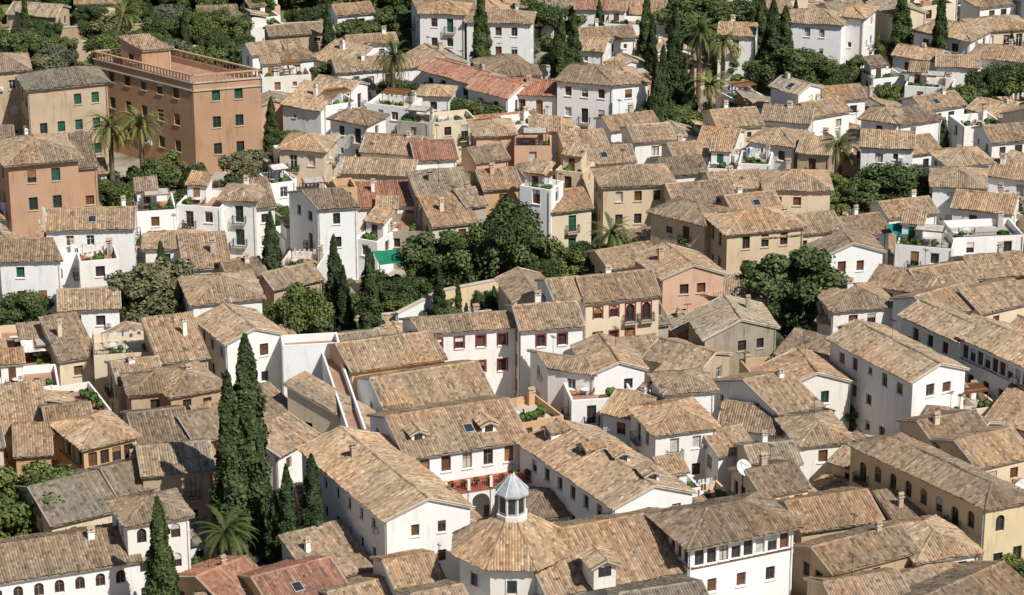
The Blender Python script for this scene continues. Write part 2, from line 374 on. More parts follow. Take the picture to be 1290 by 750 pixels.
            for sx in(-1,1):
                k=c+X*sx*.8; mb.box(k+Zv*.42,X*.2,Y*.2,Zv*.025,'wood_light'); mb.box(k+X*sx*.19+Zv*.68,X*.02,Y*.2,Zv*.22,'wood_light')
                for u in(-1,1):
                    for v in(-1,1): mb.box(k+X*u*.17+Y*v*.17+Zv*.2,X*.02,Y*.02,Zv*.2,'wood_light')
            if R()<.4:
                l0=A+X*w*.15+Y*d*.7; l1=A+X*w*.85+Y*d*.75; zz=h+.9
                for q in(l0,l1): mb.tube(q+Zv*(h-pd),q+Zv*zz,.03,.03,'iron',4)
                mb.tube(l0+Zv*zz,l1+Zv*zz,.012,.012,'iron',3)
                for i in range(5):
                    q=l0.lerp(l1,.1+.17*i)+Zv*zz; ww=U_(.2,.4); mb.poly([q,q+X*ww,q+X*ww-Zv*U_(.5,1),q-Zv*U_(.5,1)],random.choice(['awning_white','frame_white','frame_white','tarp_blue','curtain']))
    if chim is None: chim=random.choice([0,0,0,1,1])
    for i in range(chim):
        c=A+X*w*U_(.2,.8)+Y*d*U_(.35,.75); zt=top+U_(.2,.7) if roof!='F' else h+.7
        if roof=='F': c=A+X*w*.85+Y*(d-.7)
        s=U_(.22,.34); cm=random.choice([wm,wm,'mortar','plaster_white'])
        mc.box(c+Zv*((zt+h-.9)/2),X*s,Y*s*.8,Zv*((zt-h+.9)/2),cm)
        mc.box(c+Zv*(zt+.04),X*(s+.08),Y*(s*.8+.08),Zv*.04,'mortar')
        for sx in(-1,1): mc.box(c+X*sx*s*.6+Zv*(zt+.19),X*.05,Y*s*.7,Zv*.11,cm)
        q=[c-X*(s+.06)-Y*(s),c+X*(s+.06)-Y*s,c+X*(s+.06)+Y*s,c-X*(s+.06)+Y*s]; zz=zt+.3
        mc.poly([q[0]+Zv*zz,q[1]+Zv*zz,c+X*(s+.06)+Zv*(zz+.25),c-X*(s+.06)+Zv*(zz+.25)],'tiles'); mc.poly([q[2]+Zv*zz,q[3]+Zv*zz,c-X*(s+.06)+Zv*(zz+.25),c+X*(s+.06)+Zv*(zz+.25)],'tiles')
    if detail and R()<.3:
        c=A+X*w*U_(.3,.7)+Y*d*.6; mc.tube(c+Zv*(top-.8),c+Zv*(top+2.0),.025,.02,'iron',4)
        for k in range(5): mc.box(c+Zv*(top+1.9)+Y*(.2*k-.4),X*(.35-.03*k),Y*.015,Zv*.015,'iron')
        mc.box(c+Zv*(top+1.9),X*.015,Y*.5,Zv*.015,'iron')
    for q,nm in((mw,'walls'),(mn,'windows'),(mb,'balconies_and_fittings'),(mr,'roof'),(mc,'chimneys')):
        if q.f: q.obj(nm,e,org)
    return e
def Bd(u0,v0,u1,v1,h,d,roof,col,**o):
    A=P(u0,v0,h);B=P(u1,v1,h)
    if v0<330 and 'vis' not in o: o['vis']=4.2
    if isinstance(d,tuple): D=P(d[0],d[1],h); C=B+(D-A)
    else:
        if v0<400: d*=.78 if v0>150 else .70
        elif d<10: d*=.9
        X=(B-A).normalized(); Y=Vector((-X.y,X.x,0)); D=A+Y*d; C=B+Y*d
    return building(A,B,C,D,h,roof,col,**o)

# ------------------------------------------------------------ surveyed buildings
MAR=dict(sur='maroon',frame='maroon')
L=[
(529,17,585,19,9,8,'H','w',dict(vis=7,skip=.05,bal=.3,name='white_villa')),
(588,28,668,30,8,8,'H','w',dict(vis=6,skip=.05,bal=.3,name='white_villa')),
(655,10,698,10,6,8,'G','w',{}),(725,12,790,14,6,9,'G','w',dict(rm='tiles_red')),(795,18,850,20,6,9,'G','w',{}),
(700,62,760,66,5,8,'G','w',{}),(735,52,800,48,5,8,'G','w',{}),(762,30,810,32,6,7,'F','w',{}),
(845,20,872,18,6,7,'G','w',{}),(905,44,950,46,7,8,'G','w',dict(vis=5)),
(993,28,1060,32,9.5,9,'H','w',dict(vis=7,name='white_villa')),(1052,20,1088,24,10,9,'H','w',dict(vis=6)),
(1152,40,1222,52,7,10,'H','w',dict(vis=5,name='white_villa')),(1222,72,1295,80,6,9,'H','w',{}),
(1235,40,1300,36,6,9,'H','c',{}),(1125,70,1180,78,5.5,7,'G','w',{}),(1180,84,1232,86,6,7,'G','w',{}),(1100,100,1140,96,4.5,6,'F','w',{}),
(1140,108,1200,112,4.5,7,'F','w',{}),
(10,18,70,22,4.5,8,'G','t',dict(rm='tiles_grey')),(425,20,470,16,4.5,7,'G','w',{}),(340,46,420,40,4.5,6,'G','t',{}),(95,6,160,4,4,6,'G','c',{}),(250,26,300,24,3.5,5,'S','w',{}),
(425,92,530,84,5.5,8,'G','w',dict(vis=4)),(395,74,440,84,5,7,'S','w',{}),(355,78,395,74,5.5,6,'H','w',{}),(440,58,500,54,5,6,'G','w',{}),
# brick hospital and stone college
(243,104,328,97,13,(118,73),'F','b',dict(vis=12.5,name='brick_hospital',skip=.04,frame='shutter_green',fh=3.8,ww=1.1,wh=1.6,sp=3.1,bal=0,chim=0,shut=.3,detail=False,sur=None)),
(36,114,135,104,13,10,'H','t',dict(vis=8,name='stone_college',skip=.04,fh=3.6,ww=1.0,wh=1.5,bal=0,rm='tiles_grey',chim=0)),
(-30,92,36,88,14,10,'H','t',dict(vis=9,name='stone_college',skip=.04,fh=3.6,bal=0,chim=0,rm='tiles_grey')),
(10,208,98,200,12,(-12,180),'P','b',dict(vis=8,name='brick_house',skip=.05,fh=3.6,ww=1.1,wh=1.7,bal=0,sp=3,ov=.7,chim=0,frame='shutter_green',rm='tiles')),
(-40,212,10,214,9,8,'S','w',{}),(98,212,122,210,9,9,'S','b',dict(vis=6)),
(0,255,55,262,6,7,'F','w',{}),
(318,70,352,66,6,7,'G','w',{}),(330,98,392,94,6.5,6,'F','w',dict(vis=4)),(356,132,404,140,6.5,8,'S','w',dict(vis=4)),(392,110,440,118,6,7,'G','w',{}),
(352,188,408,192,7,8,'H','c',dict(vis=5)),(416,150,462,158,7,7,'H','w',dict(vis=4)),(410,134,450,128,7,6,'F','w',{}),
(462,130,515,136,7,7,'F','w',dict(vis=4)),(526,120,566,122,6,6,'H','w',dict(vis=3)),(500,152,540,156,6.5,5,'F','g',{}),(545,155,600,150,6,6,'F','c',{}),
(455,192,524,196,7,9,'G','w',dict(vis=3)),(524,203,575,200,7,9,'G','w',dict(rm='tiles_red')),(430,218,520,222,6,7,'G','c',{}),
(530,88,600,108,6,8,'G','w',dict(rm='tiles_red')),(590,112,640,124,6,9,'G','w',dict(rm='tiles_red',vis=3)),(636,118,704,122,6,9,'G','w',dict(rm='tiles_red',vis=4)),
(702,102,772,108,8.5,11,'H','w',dict(vis=7,name='white_villa',skip=.08)),(772,108,816,104,8.5,10,'H','w',dict(vis=7,skip=.1)),
(600,172,648,170,8,8,'H','p',dict(vis=5)),(648,184,695,184,8,6,'F','p',dict(vis=5)),(668,166,705,166,8,7,'G','w',{}),(600,205,640,200,6.5,7,'G','p',{}),
(712,188,765,184,7,8,'G','c',{}),(735,208,800,204,7,8,'G','c',{}),(800,180,850,176,7,8,'G','w',{}),(770,165,830,158,6,7,'G','w',{}),
(700,214,735,218,8,6,'F','c',dict(vis=4)),(610,240,656,236,8.5,9,'G','o',dict(vis=3)),(655,234,694,240,11,5,'F','w',dict(vis=7,name='white_house',sp=1.9,wh=2.0,chim=0)),
(696,268,745,262,8,9,'G','c',dict(vis=4)),(760,236,848,232,9,9,'H','c',dict(vis=6,skip=.08,name='cream_house')),(840,222,890,218,7,8,'G','w',{}),
# upper right district
(890,212,930,214,7,7,'F','w',dict(vis=4)),(930,206,970,208,7.5,7,'F','w',dict(vis=4)),(905,162,960,158,7,9,'G','c',dict(vis=4)),(945,178,1000,186,7,8,'H','w',dict(vis=4)),
(960,152,1020,156,7,8,'G','w',dict(vis=4)),(1025,148,1070,140,7,8,'G','w',{}),(1005,192,1045,196,7,8,'G','t',{}),(1085,150,1130,156,7.5,8,'H','w',dict(vis=5)),
(1135,158,1185,150,7,8,'H','w',dict(vis=5)),(1085,185,1150,188,8,8,'G','w',dict(vis=5)),(1150,195,1185,190,7,8,'G','w',{}),(1165,140,1215,132,6,8,'G','w',{}),
(1195,210,1250,206,8,8,'H','w',dict(vis=4)),(1250,180,1300,176,7,8,'G','w',{}),(1175,235,1240,238,8,9,'H','w',dict(vis=4)),(1245,222,1300,228,7,8,'G','w',{}),
(1215,160,1265,156,6,7,'F','w',{}),(965,240,1046,240,7.5,9,'H','c',dict(vis=4,skip=.1)),(900,240,962,236,7,8,'G','w',dict(vis=4)),(1040,128,1090,124,6,8,'G','w',{}),
(880,180,925,184,6.5,8,'G','w',{}),(850,200,895,196,7,7,'G','w',{}),(1200,262,1275,270,7,8,'G','w',{}),
# middle-left
(172,267,222,264,9,8,'F','w',dict(vis=6)),(222,258,278,262,9.5,8,'F','w',dict(vis=6)),(278,252,322,254,10,7,'H','w',dict(vis=6)),(322,262,346,260,9,7,'S','w',dict(vis=6)),
(58,291,168,288,9.5,9,'G','w',dict(vis=8,bal=.5,skip=.06)),(183,314,260,312,6,7,'H','w',dict(vis=2)),(60,322,100,318,9,3,'F','w',{}),
(402,264,450,261,9.5,(364,244),'G','w',dict(vis=7,skip=.1)),(425,238,450,236,9,5,'F','o',{}),(340,232,372,228,5,6,'F','w',{}),
(450,262,530,258,6,6,'S','w',dict(rm='tiles_red',vis=2)),(530,262,600,256,7,9,'S','g',dict(rm='tiles_grey',vis=3,skip=.5)),
(470,292,548,292,5,9,'F','g',dict(vis=2)),(445,300,475,305,5,7,'F','w',{}),(545,286,600,280,6,7,'S','c',{}),(588,262,612,258,7,8,'G','g',{}),
(0,330,76,328,9.5,(-20,305),'G','w',dict(vis=8,frame='shutter_green',bal=.3,skip=.06,shut=.7)),(75,392,150,388,6,8,'G','w',dict(vis=4)),
(100,330,150,326,9,6,'F','w',dict(vis=5)),(243,384,330,376,7.5,11,'H','w',dict(vis=3)),(232,340,290,336,5,8,'S','w',{}),(290,352,335,345,5,7,'G','c',{}),(350,335,400,338,4.5,7,'F','w',{}),
(345,365,405,352,4,7,'G','t',dict(rm='tiles_grey')),
(286,434,356,422,9,(249,404),'E','w',dict(vis=5,bal=0)),
(356,436,428,432,9,3.5,'F','w',dict(vis=7,skip=1,name='white_house',chim=0,detail=False)),
(443,468,560,452,8,(408,436),'G','o',dict(vis=2,skip=.5)),(440,548,462,542,8,(404,440),'F','w',dict(vis=5,skip=.9,chim=0,detail=False)),(462,545,487,530,6,10,'S','c',dict(vis=1)),
(487,522,620,500,7,(450,478),'G','w',dict(vis=2,rm='tiles')),
# left, lower middle
(0,440,60,436,5,8,'F','c',dict(vis=1)),(30,462,100,455,5,8,'F','t',dict(vis=1)),(0,492,75,486,5.5,7,'F','w',dict(vis=1)),(75,455,120,448,6,8,'S','c',{}),
(118,448,200,443,7,7,'F','c',dict(vis=2,skip=.6)),(150,485,205,478,7,7,'G','t',{}),(200,458,262,450,7.5,8,'S','t',{}),(165,498,230,492,8,6,'H','t',{}),
(215,500,282,488,8,(180,470),'H','t',dict(vis=3)),(0,548,62,542,7,8,'S','o',{}),(20,575,64,572,7,9,'G','o',{}),(62,548,118,542,8,8,'G','o',{}),
(105,566,172,550,8.5,8,'H','o',dict(gal=True,frame='wood_brown',vis=4)),(172,560,240,552,7,9,'G','c',{}),(180,600,268,592,7.5,8,'G','t',dict(rm='tiles_grey')),
(245,520,290,512,6,7,'G','c',{}),(245,558,290,548,7,8,'G','t',{}),(350,575,398,548,7,8,'G','w',{}),(330,530,370,515,6,9,'G','w',{}),(380,510,430,520,5,4,'F','w',{}),
(65,662,148,642,7,10,'G','c',dict(rm='tiles_grey')),(148,625,205,612,6,8,'G','c',dict(rm='tiles_grey')),
(160,662,238,650,11,(140,632),'P','w',dict(vis=7,arch='all',ww=.9,wh=1.5,sp=1.6,skip=.0,bal=0,name='white_tower_house',chim=0)),
(-30,738,176,706,7.5,9,'G','w',dict(vis=5,arch='all',sp=1.9,skip=.05,ww=.9,bal=0,name='white_house',chim=1)),
(285,765,345,740,5,9,'G','o',dict(rm='tiles_red')),(345,770,440,745,5.5,9,'G','o',dict(rm='tiles_red')),(395,735,470,715,5,7,'S','w',{}),
(255,790,360,780,4,8,'G','c',{}),(440,790,520,770,5,9,'G','c',{}),
# centre
(532,421,652,412,9,(507,404),'G','w',dict(vis=8,skip=.04,bal=0,name='convent_school',chim=1,**MAR)),
(656,417,734,411,9.5,8,'G','w',dict(vis=7,skip=.06,bal=0,name='convent_school',chim=1,**MAR)),
(700,382,738,378,10,9,'G','w',dict(vis=4,**MAR)),(738,382,830,372,10,(718,352),'G','c',dict(vis=6,skip=.04,name='cream_palace',arch=True,sp=1.9,chim=1,**MAR)),
(648,380,698,374,7,(628,352),'E','c',dict(vis=2)),(835,352,912,346,8.5,(800,325),'E','p',dict(vis=5)),(768,340,832,328,5,8,'G','c',{}),
(690,464,748,472,7.5,(668,444),'G','w',dict(vis=4,bal=.5)),(748,472,812,466,7.5,9,'E','w',dict(vis=4)),
(780,416,842,408,6,9,'G','g',dict(rm='tiles_grey',vis=2)),(888,428,978,414,7.5,(868,398),'E','g',dict(rm='tiles_grey',vis=3,skip=.5)),(812,452,880,470,6,7,'G','t',dict(rm='tiles')),
(885,372,965,376,6,8,'H','g',dict(rm='tiles_grey',vis=2)),
(916,296,1012,286,10,(890,272),'H','c',dict(vis=7,skip=.02,bal=0,name='cream_apartment_block',wh=1.6,frame='wood_brown')),
(820,268,888,284,9.5,8,'H','c',dict(vis=5,skip=.05)),(850,258,925,252,8,9,'G','c',{}),(925,270,985,264,8,8,'G','c',{}),(960,300,1060,290,9,8,'G','c',dict(vis=4)),
(1035,326,1112,318,7.5,(1010,298),'E','w',dict(vis=6)),(1060,300,1120,292,7.5,8,'G','w',{}),(1128,308,1200,314,8,8,'F','w',dict(vis=4)),(1200,300,1290,296,8,8,'F','w',dict(vis=4)),
(1120,275,1180,268,6,7,'G','w',{}),(1050,392,1126,386,7,9,'H','w',dict(vis=4)),(1095,358,1165,372,7,8,'G','w',dict(vis=4)),(1165,368,1230,358,7,9,'G','w',{}),(1230,352,1300,345,7,9,'G','t',{}),
(1180,402,1240,385,8,8,'G','w',{}),(1235,395,1300,380,8,9,'G','c',{}),
(1136,398,1210,432,10,7,'G','w',dict(vis=7,bal=.5,skip=.05)),(1210,425,1300,466,10.5,7,'G','w',dict(vis=8,bal=.6,skip=.03,gal=True)),
(1150,482,1216,466,10,(1046,428),'E','w',dict(vis=8,bal=0,skip=.35)),
(985,492,1072,482,7,(962,462),'E','w',dict(vis=3)),(980,522,1034,512,8,(896,482),'G','w',dict(vis=3)),(905,505,960,515,6,8,'G','w',{}),
(838,497,900,492,9,6,'P','w',dict(vis=4)),(826,548,902,538,9,8,'P','w',dict(vis=4,skip=.05)),(760,520,830,535,7,7,'G','w',{}),(905,540,985,548,6.5,8,'G','w',{}),
(1008,562,1072,556,7.5,8,'P','w',dict(vis=4)),(1030,405,1080,415,5,8,'G','w',{}),(720,505,800,500,6,7,'F','w',{}),(800,500,835,510,6,6,'F','w',{}),
(1242,641,1305,629,11,(1072,560),'H','y',dict(vis=9,name='yellow_palace',arch=True,sp=2.1,skip=.02,bal=.15,frame='wood_brown',wh=1.7,fh=3.6,chim=0)),
(1180,565,1250,552,8,8,'G','c',{}),(1230,590,1300,574,8.5,8,'G','c',dict(frame='wood_brown')),(1150,540,1225,560,7,7,'G','t',{}),(1240,530,1300,545,6,8,'S','c',{}),
(1200,520,1260,512,6,6,'F','c',{}),
(950,590,1008,584,8,6,'G','c',dict(rm='tiles_grey')),(905,575,950,566,7,7,'G','w',{}),(960,625,1018,614,8.5,7,'G','c',dict(gal=True,frame='wood_brown',vis=2)),
(1010,670,1110,655,7,8,'G','t',{}),(1090,640,1140,655,6,6,'S','w',{}),(1048,722,1156,694,8.5,(1000,690),'G','t',dict(vis=3)),(1156,708,1232,696,8,9,'H','w',dict(vis=3)),
(1140,680,1200,670,6.5,7,'S','t',{}),(1060,775,1150,760,7,8,'G','t',{}),(1160,765,1230,740,6,8,'G','p',{}),(1200,790,1300,745,7,8,'G','c',{}),
# convent complex
(487,656,592,640,10.5,(380,566),'E','w',dict(vis=8,name='convent_wing',bal=0,skip=.06,chim=1,sp=2.6,ww=.8,wh=1.2,frame='wood_brown')),
(512,578,664,554,10.5,11,'G','w',dict(vis=7,name='convent_wing',bal=0,skip=.03,chim=0,ww=1.0,wh=1.7,sp=2.2,frame='wood_light',shut=.8)),
(775,641,872,622,10.5,(655,558),'E','w',dict(vis=5,name='convent_wing',bal=0,skip=.05,chim=1,frame='wood_brown')),
(660,656,742,645,6.5,7,'H','w',dict(vis=3,name='convent_wing',chim=0)),
(540,668,606,660,8,(520,648),'E','w',dict(vis=2,name='convent_wing',chim=0)),
(690,752,880,716,9,13,'G','w',dict(vis=3,name='convent_church',chim=0,pitch=23)),
(870,688,1000,662,12,(826,650),'H','w',dict(vis=9,name='convent_mirador_tower',gal=True,fh=3.0,skip=.05,bal=.15,chim=0,frame='wood_brown',ov=.8,sp=3.0)),
(500,745,560,735,7,(470,705),'G','w',dict(vis=2,name='convent_wing',chim=0)),
(540,790,600,778,8.5,8,'G','w',dict(vis=2,name='convent_wing',chim=0)),
(800,790,900,775,9,8,'G','w',dict(vis=2,rm='tiles_grey')),(640,790,760,775,7,5,'G','w',dict(rm='tiles')),
]
for t in L: Bd(*t[:8],**t[8])
m=MB(); hf=[f for f in FOOT if f[1]==13][0][0]
for i in range(4):
    a,b=hf[i]+Zv*13,hf[(i+1)%4]+Zv*13; l=(b-a).length; x=(b-a).normalized(); y=Vector((-x.y,x.x,0))
    for z in(-1.2,-.1,.95): m.box((a+b)/2+Zv*z,x*(l/2+.15),y*.17,Zv*.08,'mortar' if z<0 else 'brick_warm')
    for k in range(int(l/.6)): m.box(a+x*(.3+.6*k)+Zv*.45,x*.06,y*.06,Zv*.42,'brick_warm')
m.obj('roof_balustrade')
cH=(hf[0]+hf[1]+hf[2]+hf[3])/4; xh=(hf[1]-hf[0]).normalized(); yh=(hf[3]-hf[0]).normalized()
q=[cH+yh*3-xh*2.5,cH+yh*3+xh*1.5,cH+yh*7+xh*1.5,cH+yh*7-xh*2.5]; building(*q,15,'S','b',name='rooftop_stair_block',reg=False,detail=False,chim=0,bal=0)

# ------------------------------------------------------------ church dome with lantern
c0=P(645,686,10.8); e=empty('octagonal_church_dome',Vector((c0.x,c0.y,0)))
mw,mr,mn=MB(),MB(),MB(); base=Vector((c0.x,c0.y,0))
def ring(r,z,n=8,off=math.pi/8): return [base+Vector((r*math.cos(off+2*math.pi*i/n),r*math.sin(off+2*math.pi*i/n),z)) for i in range(n)]
a=ring(5.1,0); b=ring(5.1,10.8); ev=ring(5.8,10.8); tp=ring(1.5,13.6)
for i in range(8):
    j=(i+1)%8
    mw.poly([a[i],a[j],b[j],b[i]],'plaster_white')
    tileface(mr,[ev[i],ev[j],tp[j],tp[i]],'tiles'); cap(mr,ev[i],tp[i],'tiles')
    m=(b[i]+b[j])/2; n=(m-base); n.z=0; n.normalize(); X=Vector((-n.y,n.x,0))
    mn.box(m-Zv*1.9+n*.02,X*.45,n*.02,Zv*.6,'glass'); 
    for s in(-1,1): mn.box(m-Zv*1.9+X*s*.5+n*.04,X*.06,n*.05,Zv*.66,'frame_white')
    mw.box(m-Zv*.25+n*.08,X*2.0,n*.08,Zv*.1,'mortar')
l0=ring(1.5,13.4); l1=ring(1.5,14.1); l2=ring(1.25,14.1); l3=ring(1.25,16.0); l4=ring(1.6,16.0); l5=ring(1.6,16.15); l6=ring(.08,17.9)
for i in range(8):
    j=(i+1)%8
    mw.poly([l0[i],l0[j],l1[j],l1[i]],'plaster_white'); mw.poly([l1[i],l1[j],l2[j],l2[i]],'plaster_white')
    mn.poly([l2[i],l2[j],l3[j],l3[i]],'metal_sheet')
    mn.tube(l2[i],l3[i],.1,.1,'frame_white',5)
    m=(l2[i]+l2[j]+l3[i]+l3[j])/4; n=(m-base); n.z=0; n.normalize(); X=Vector((-n.y,n.x,0)); mn.box(m+n*.02,X*.3,n*.02,Zv*.7,'glass')
    mr.poly([l4[i],l4[j],l5[j],l5[i]],'lead_grey'); mr.poly([l3[i],l3[j],l4[j],l4[i]],'lead_grey'); mr.poly([l5[i],l5[j],l6[j],l6[i]],'lead_grey'); mr.tube(l5[i],l6[i],.05,.03,'frame_white',4)
mr.tube(base+Zv*17.8,base+Zv*19,.05,.03,'iron',5); mr.box(base+Zv*18.7,Vector((.25,0,0)),Vector((0,.03,0)),Zv*.03,'iron')
mr.tube(base+Zv*17.9,base+Zv*18.1,.14,.14,'iron',8)
mw.obj('drum_walls',e,base);mr.obj('roof',e,base);mn.obj('windows',e,base)
q=[base+Vector((x,y,0)) for x,y in((-5,-5),(5,-5),(5,5),(-5,5))]; FOOT.append((q,10.8,4))

def dormer(u,v,z,ang=20,s=1.0,name='roof_dormer',rm='tiles'):
    c=P(u,v,z); a=math.radians(ang); X=Vector((math.cos(a),math.sin(a),0)); Y=Vector((-X.y,X.x,0)); w,mr=MB(),MB()
    w.box(c+Y*.9*s-Zv*.3,X*.7*s,Y*.9*s,Zv*.8*s,'plaster_white'); w.box(c-Y*.02+Zv*.1*s,X*.4*s,Y*.03,Zv*.3*s,'glass'); w.box(c-Y*.05+Zv*.1*s,X*.03,Y*.02,Zv*.3*s,'wood_brown')
    z=Zv*(.5*s)
    ea=c-X*s-Y*.3*s+z; eb=c-X*s+Y*2*s+z; fa=c+X*s-Y*.3*s+z; fb=c+X*s+Y*2*s+z; r0=c-Y*.3*s+z+Zv*.45*s; r1=c+Y*2*s+z+Zv*.45*s
    tileface(mr,[eb,ea,r0,r1],rm); tileface(mr,[fa,fb,r1,r0],rm); cap(mr,r0,r1,rm,.1)
    w.poly([c-X*.7*s+z,c+X*.7*s+z,c+z+Zv*.33*s],'plaster_white')
    e=empty(name,c); w.obj('cheeks_and_window',e,c); mr.obj('roof',e,c)
for u,v,z,an in((527,552,11.6,20),(616,541,11.6,20),(690,548,11.8,-60),(735,570,11.8,-60),(785,580,12,20),(822,604,12,20),(762,722,11.0,20)): dormer(u,v,z,an,1.5 if v>700 else 1.0)

# ------------------------------------------------------------ free walls, terraces
def W(u0,v0,u1,v1,h,mat,name,t=.2,capm='mortar'):
    a=P(u0,v0,h);b=P(u1,v1,h);X=(b-a);l=X.length/2;X.normalize();Y=Vector((-X.y,X.x,0));c=(a+b)/2;m=MB()
    m.box(Vector((c.x,c.y,h/2-.1)),X*l,Y*t,Zv*(h/2+.1),mat); m.box(Vector((c.x,c.y,h+.06)),X*(l+.05),Y*(t+.08),Zv*.06,capm); m.obj(name)
W(556,366,640,350,4,'plaster_yellow','garden_wall'); W(640,348,648,372,4,'plaster_yellow','garden_wall')
W(210,244,335,234,2.5,'stone_grey','retaining_wall'); W(330,200,372,224,4,'plaster_white','garden_wall')
W(940,578,1075,640,3.5,'plaster_ochre','garden_wall'); W(985,620,1020,600,3.5,'plaster_ochre','garden_wall')
W(1130,108,1250,120,3,'plaster_white','garden_wall'); W(600,80,700,84,3,'plaster_white','garden_wall'); W(0,70,150,45,3,'stone_tan','garden_wall')
W(150,62,420,52,3,'stone_tan','garden_wall'); W(200,38,480,24,2.5,'plaster_white','garden_wall'); W(840,170,920,160,3,'plaster_white','garden_wall')
W(0,38,200,30,2.5,'stone_tan','garden_wall'); W(700,2,960,-2,3,'plaster_white','garden_wall'); W(1060,10,1290,14,2.5,'stone_tan','garden_wall')
W(1030,540,1150,560,3,'plaster_white','garden_wall'); W(500,395,556,366,3.5,'plaster_white','garden_wall'); W(440,400,500,395,3,'stone_tan','garden_wall')
def terrace(u0,v0,u1,v1,h,dp,mat,name):
    A=P(u0,v0,h);B=P(u1,v1,h);X=(B-A).normalized();Y=Vector((-X.y,X.x,0));l=(B-A).length;m=MB()
    c=(A+B)/2+Y*dp/2; m.box(c-Zv*.15,X*l/2,Y*dp/2,Zv*.15,mat)
    n=max(2,int(l/2.2))
    for i in range(n):
        x0=l*i/n; x1=l*(i+1)/n; f=A+X*x0-Zv*.3
        m.box(f+X*.22-Zv*((h-.3)/2)+Y*.25,X*.2,Y*.2,Zv*((h-.3)/2),'plaster_white')
        xc=(x0+x1)/2+.11; r=(x1-x0)/2-.2; pts=[A+X*(xc-r*math.cos(t))+Zv*(-.6-r+r*math.sin(t))+Y*.06 for t in [math.pi*k/8 for k in range(9)]]
        m.poly([A+X*(xc-r)-Zv*.3+Y*.06]+pts+[A+X*(xc+r)-Zv*.3+Y*.06],'plaster_white')
    m.tube(A+Zv*1.0,B+Zv*1.0,.05,.05,'maroon',4)
    k=int(l/.25)
    for i in range(k+1): m.box(A+X*(l*i/k)+Zv*.5,X*.025,Y*.025,Zv*.5,'maroon')
    for i in range(0,n+1): m.box(A+X*(l*i/n)+Zv*.55,X*.14,Y*.14,Zv*.55,'plaster_white')
    for i in range(7):
        c=A+X*(l*(i+.5)/7)+Y*.5; m.tube(c,c+Zv*.35,.14,.2,'pot',7); blob(m,c+Zv*.65,.35,'plant_green',20)
    e=m.obj(name); FOOT.append(([A,B,B+Y*dp,A+Y*dp],h,3))
terrace(562,622,674,604,7.4,3.4,'tile_red_flat','arcaded_terrace')
def tarp(u0,v0,u1,v1,h,d,mat,name):
    A=P(u0,v0,h);B=P(u1,v1,h);X=(B-A).normalized();Y=Vector((-X.y,X.x,0));m=MB();l=(B-A).length;nx,ny=10,6;V=[]
    for i in range(nx+1):
        for j in range(ny+1):
            s=i/nx;t=j/ny; V.append(A+X*l*s+Y*d*t+Zv*(.5*t-.25*math.sin(math.pi*s)*math.sin(math.pi*t)+U_(-.04,.04)))
    k=ny+1; m.polys(V,[(i*k+j,(i+1)*k+j,(i+1)*k+j+1,i*k+j+1) for i in range(nx) for j in range(ny)],mat)
    for s in(0,1):
        for t in(0,1): p=A+X*l*s+Y*d*t+Zv*.5*t; m.tube(Vector((p.x,p.y,0)),p,.06,.05,'iron',5)
    m.obj(name)
tarp(478,334,520,330,5,3.5,'tarp_green','green_tarpaulin'); tarp(1130,298,1160,294,8.2,3,'net_teal','scaffold_net'); tarp(1240,432,1275,445,10,2,'awning_white','awning')
tarp(258,332,275,328,5,3,'tarp_blue','blue_tarpaulin'); tarp(30,445,75,440,6,3,'awning_white','awning')
m=MB(); A=P(770,130,6);B=P(815,120,6); m.poly([A,B,Vector((B.x,B.y,1)),Vector((A.x,A.y,1))],'net_teal'); 
for i in range(5): p=A.lerp(B,i/4); m.tube(Vector((p.x,p.y,0)),p,.05,.05,'iron',5)
m.obj('scaffold_net')
def dish(u,v,z,r):
    c=P(u,v,z);m=MB();ax=Vector((.45,-.6,.6)).normalized();a=ax.cross(Zv).normalized();b=ax.cross(a);V=[c]
    for k in(1,2,3):
        for i in range(16): t=2*math.pi*i/16; V.append(c+(a*math.cos(t)+b*math.sin(t))*r*k/3+ax*.3*r*(k/3)**2)
    Fs=[(0,1+i,1+(i+1)%16) for i in range(16)]+[(1+16*k+i,1+16*(k+1)+i,1+16*(k+1)+(i+1)%16,1+16*k+(i+1)%16) for k in(0,1) for i in range(16)]
    m.polys(V,Fs,'frame_white'); m.tube(c-Zv*3,c,.06,.06,'iron',5); m.tube(c-b*r*.8,c+ax*r*.9,.03,.03,'iron',4); m.obj('satellite_dish')
dish(936,590,10,.85); dish(65,490,7,.4)

# ------------------------------------------------------------ trees
def quads(P0,size,outv):
    n=len(P0); d=outv+rng.normal(0,.55,(n,3)); d/=np.linalg.norm(d,axis=1)[:,None]
    t=rng.normal(0,1,(n,3)); a=np.cross(d,t); a/=np.linalg.norm(a,axis=1)[:,None]; b=np.cross(d,a)
    s=(size*rng.uniform(.6,1.3,n))[:,None]
    return np.stack([P0-a*s-b*s*.6,P0+a*s-b*s*.7,P0+a*s*.7+b*s,P0-a*s*.8+b*s*.7],1).reshape(-1,3)
def treemesh(V,rv,leafm,mb):
    n=len(V)//4; k=len(mb.v)
    mb.v+= [tuple(x) for x in V.tolist()]; mb.uv+= [(r,0) for r in np.repeat(rv,4).tolist()]
    i=mb.mi(leafm); mb.f+=[(k+4*j,k+4*j+1,k+4*j+2,k+4*j+3) for j in range(n)]; mb.m+=[i]*n
    o=mb.obj('tree_mesh'); me=o.data; bpy.data.objects.remove(o); return me
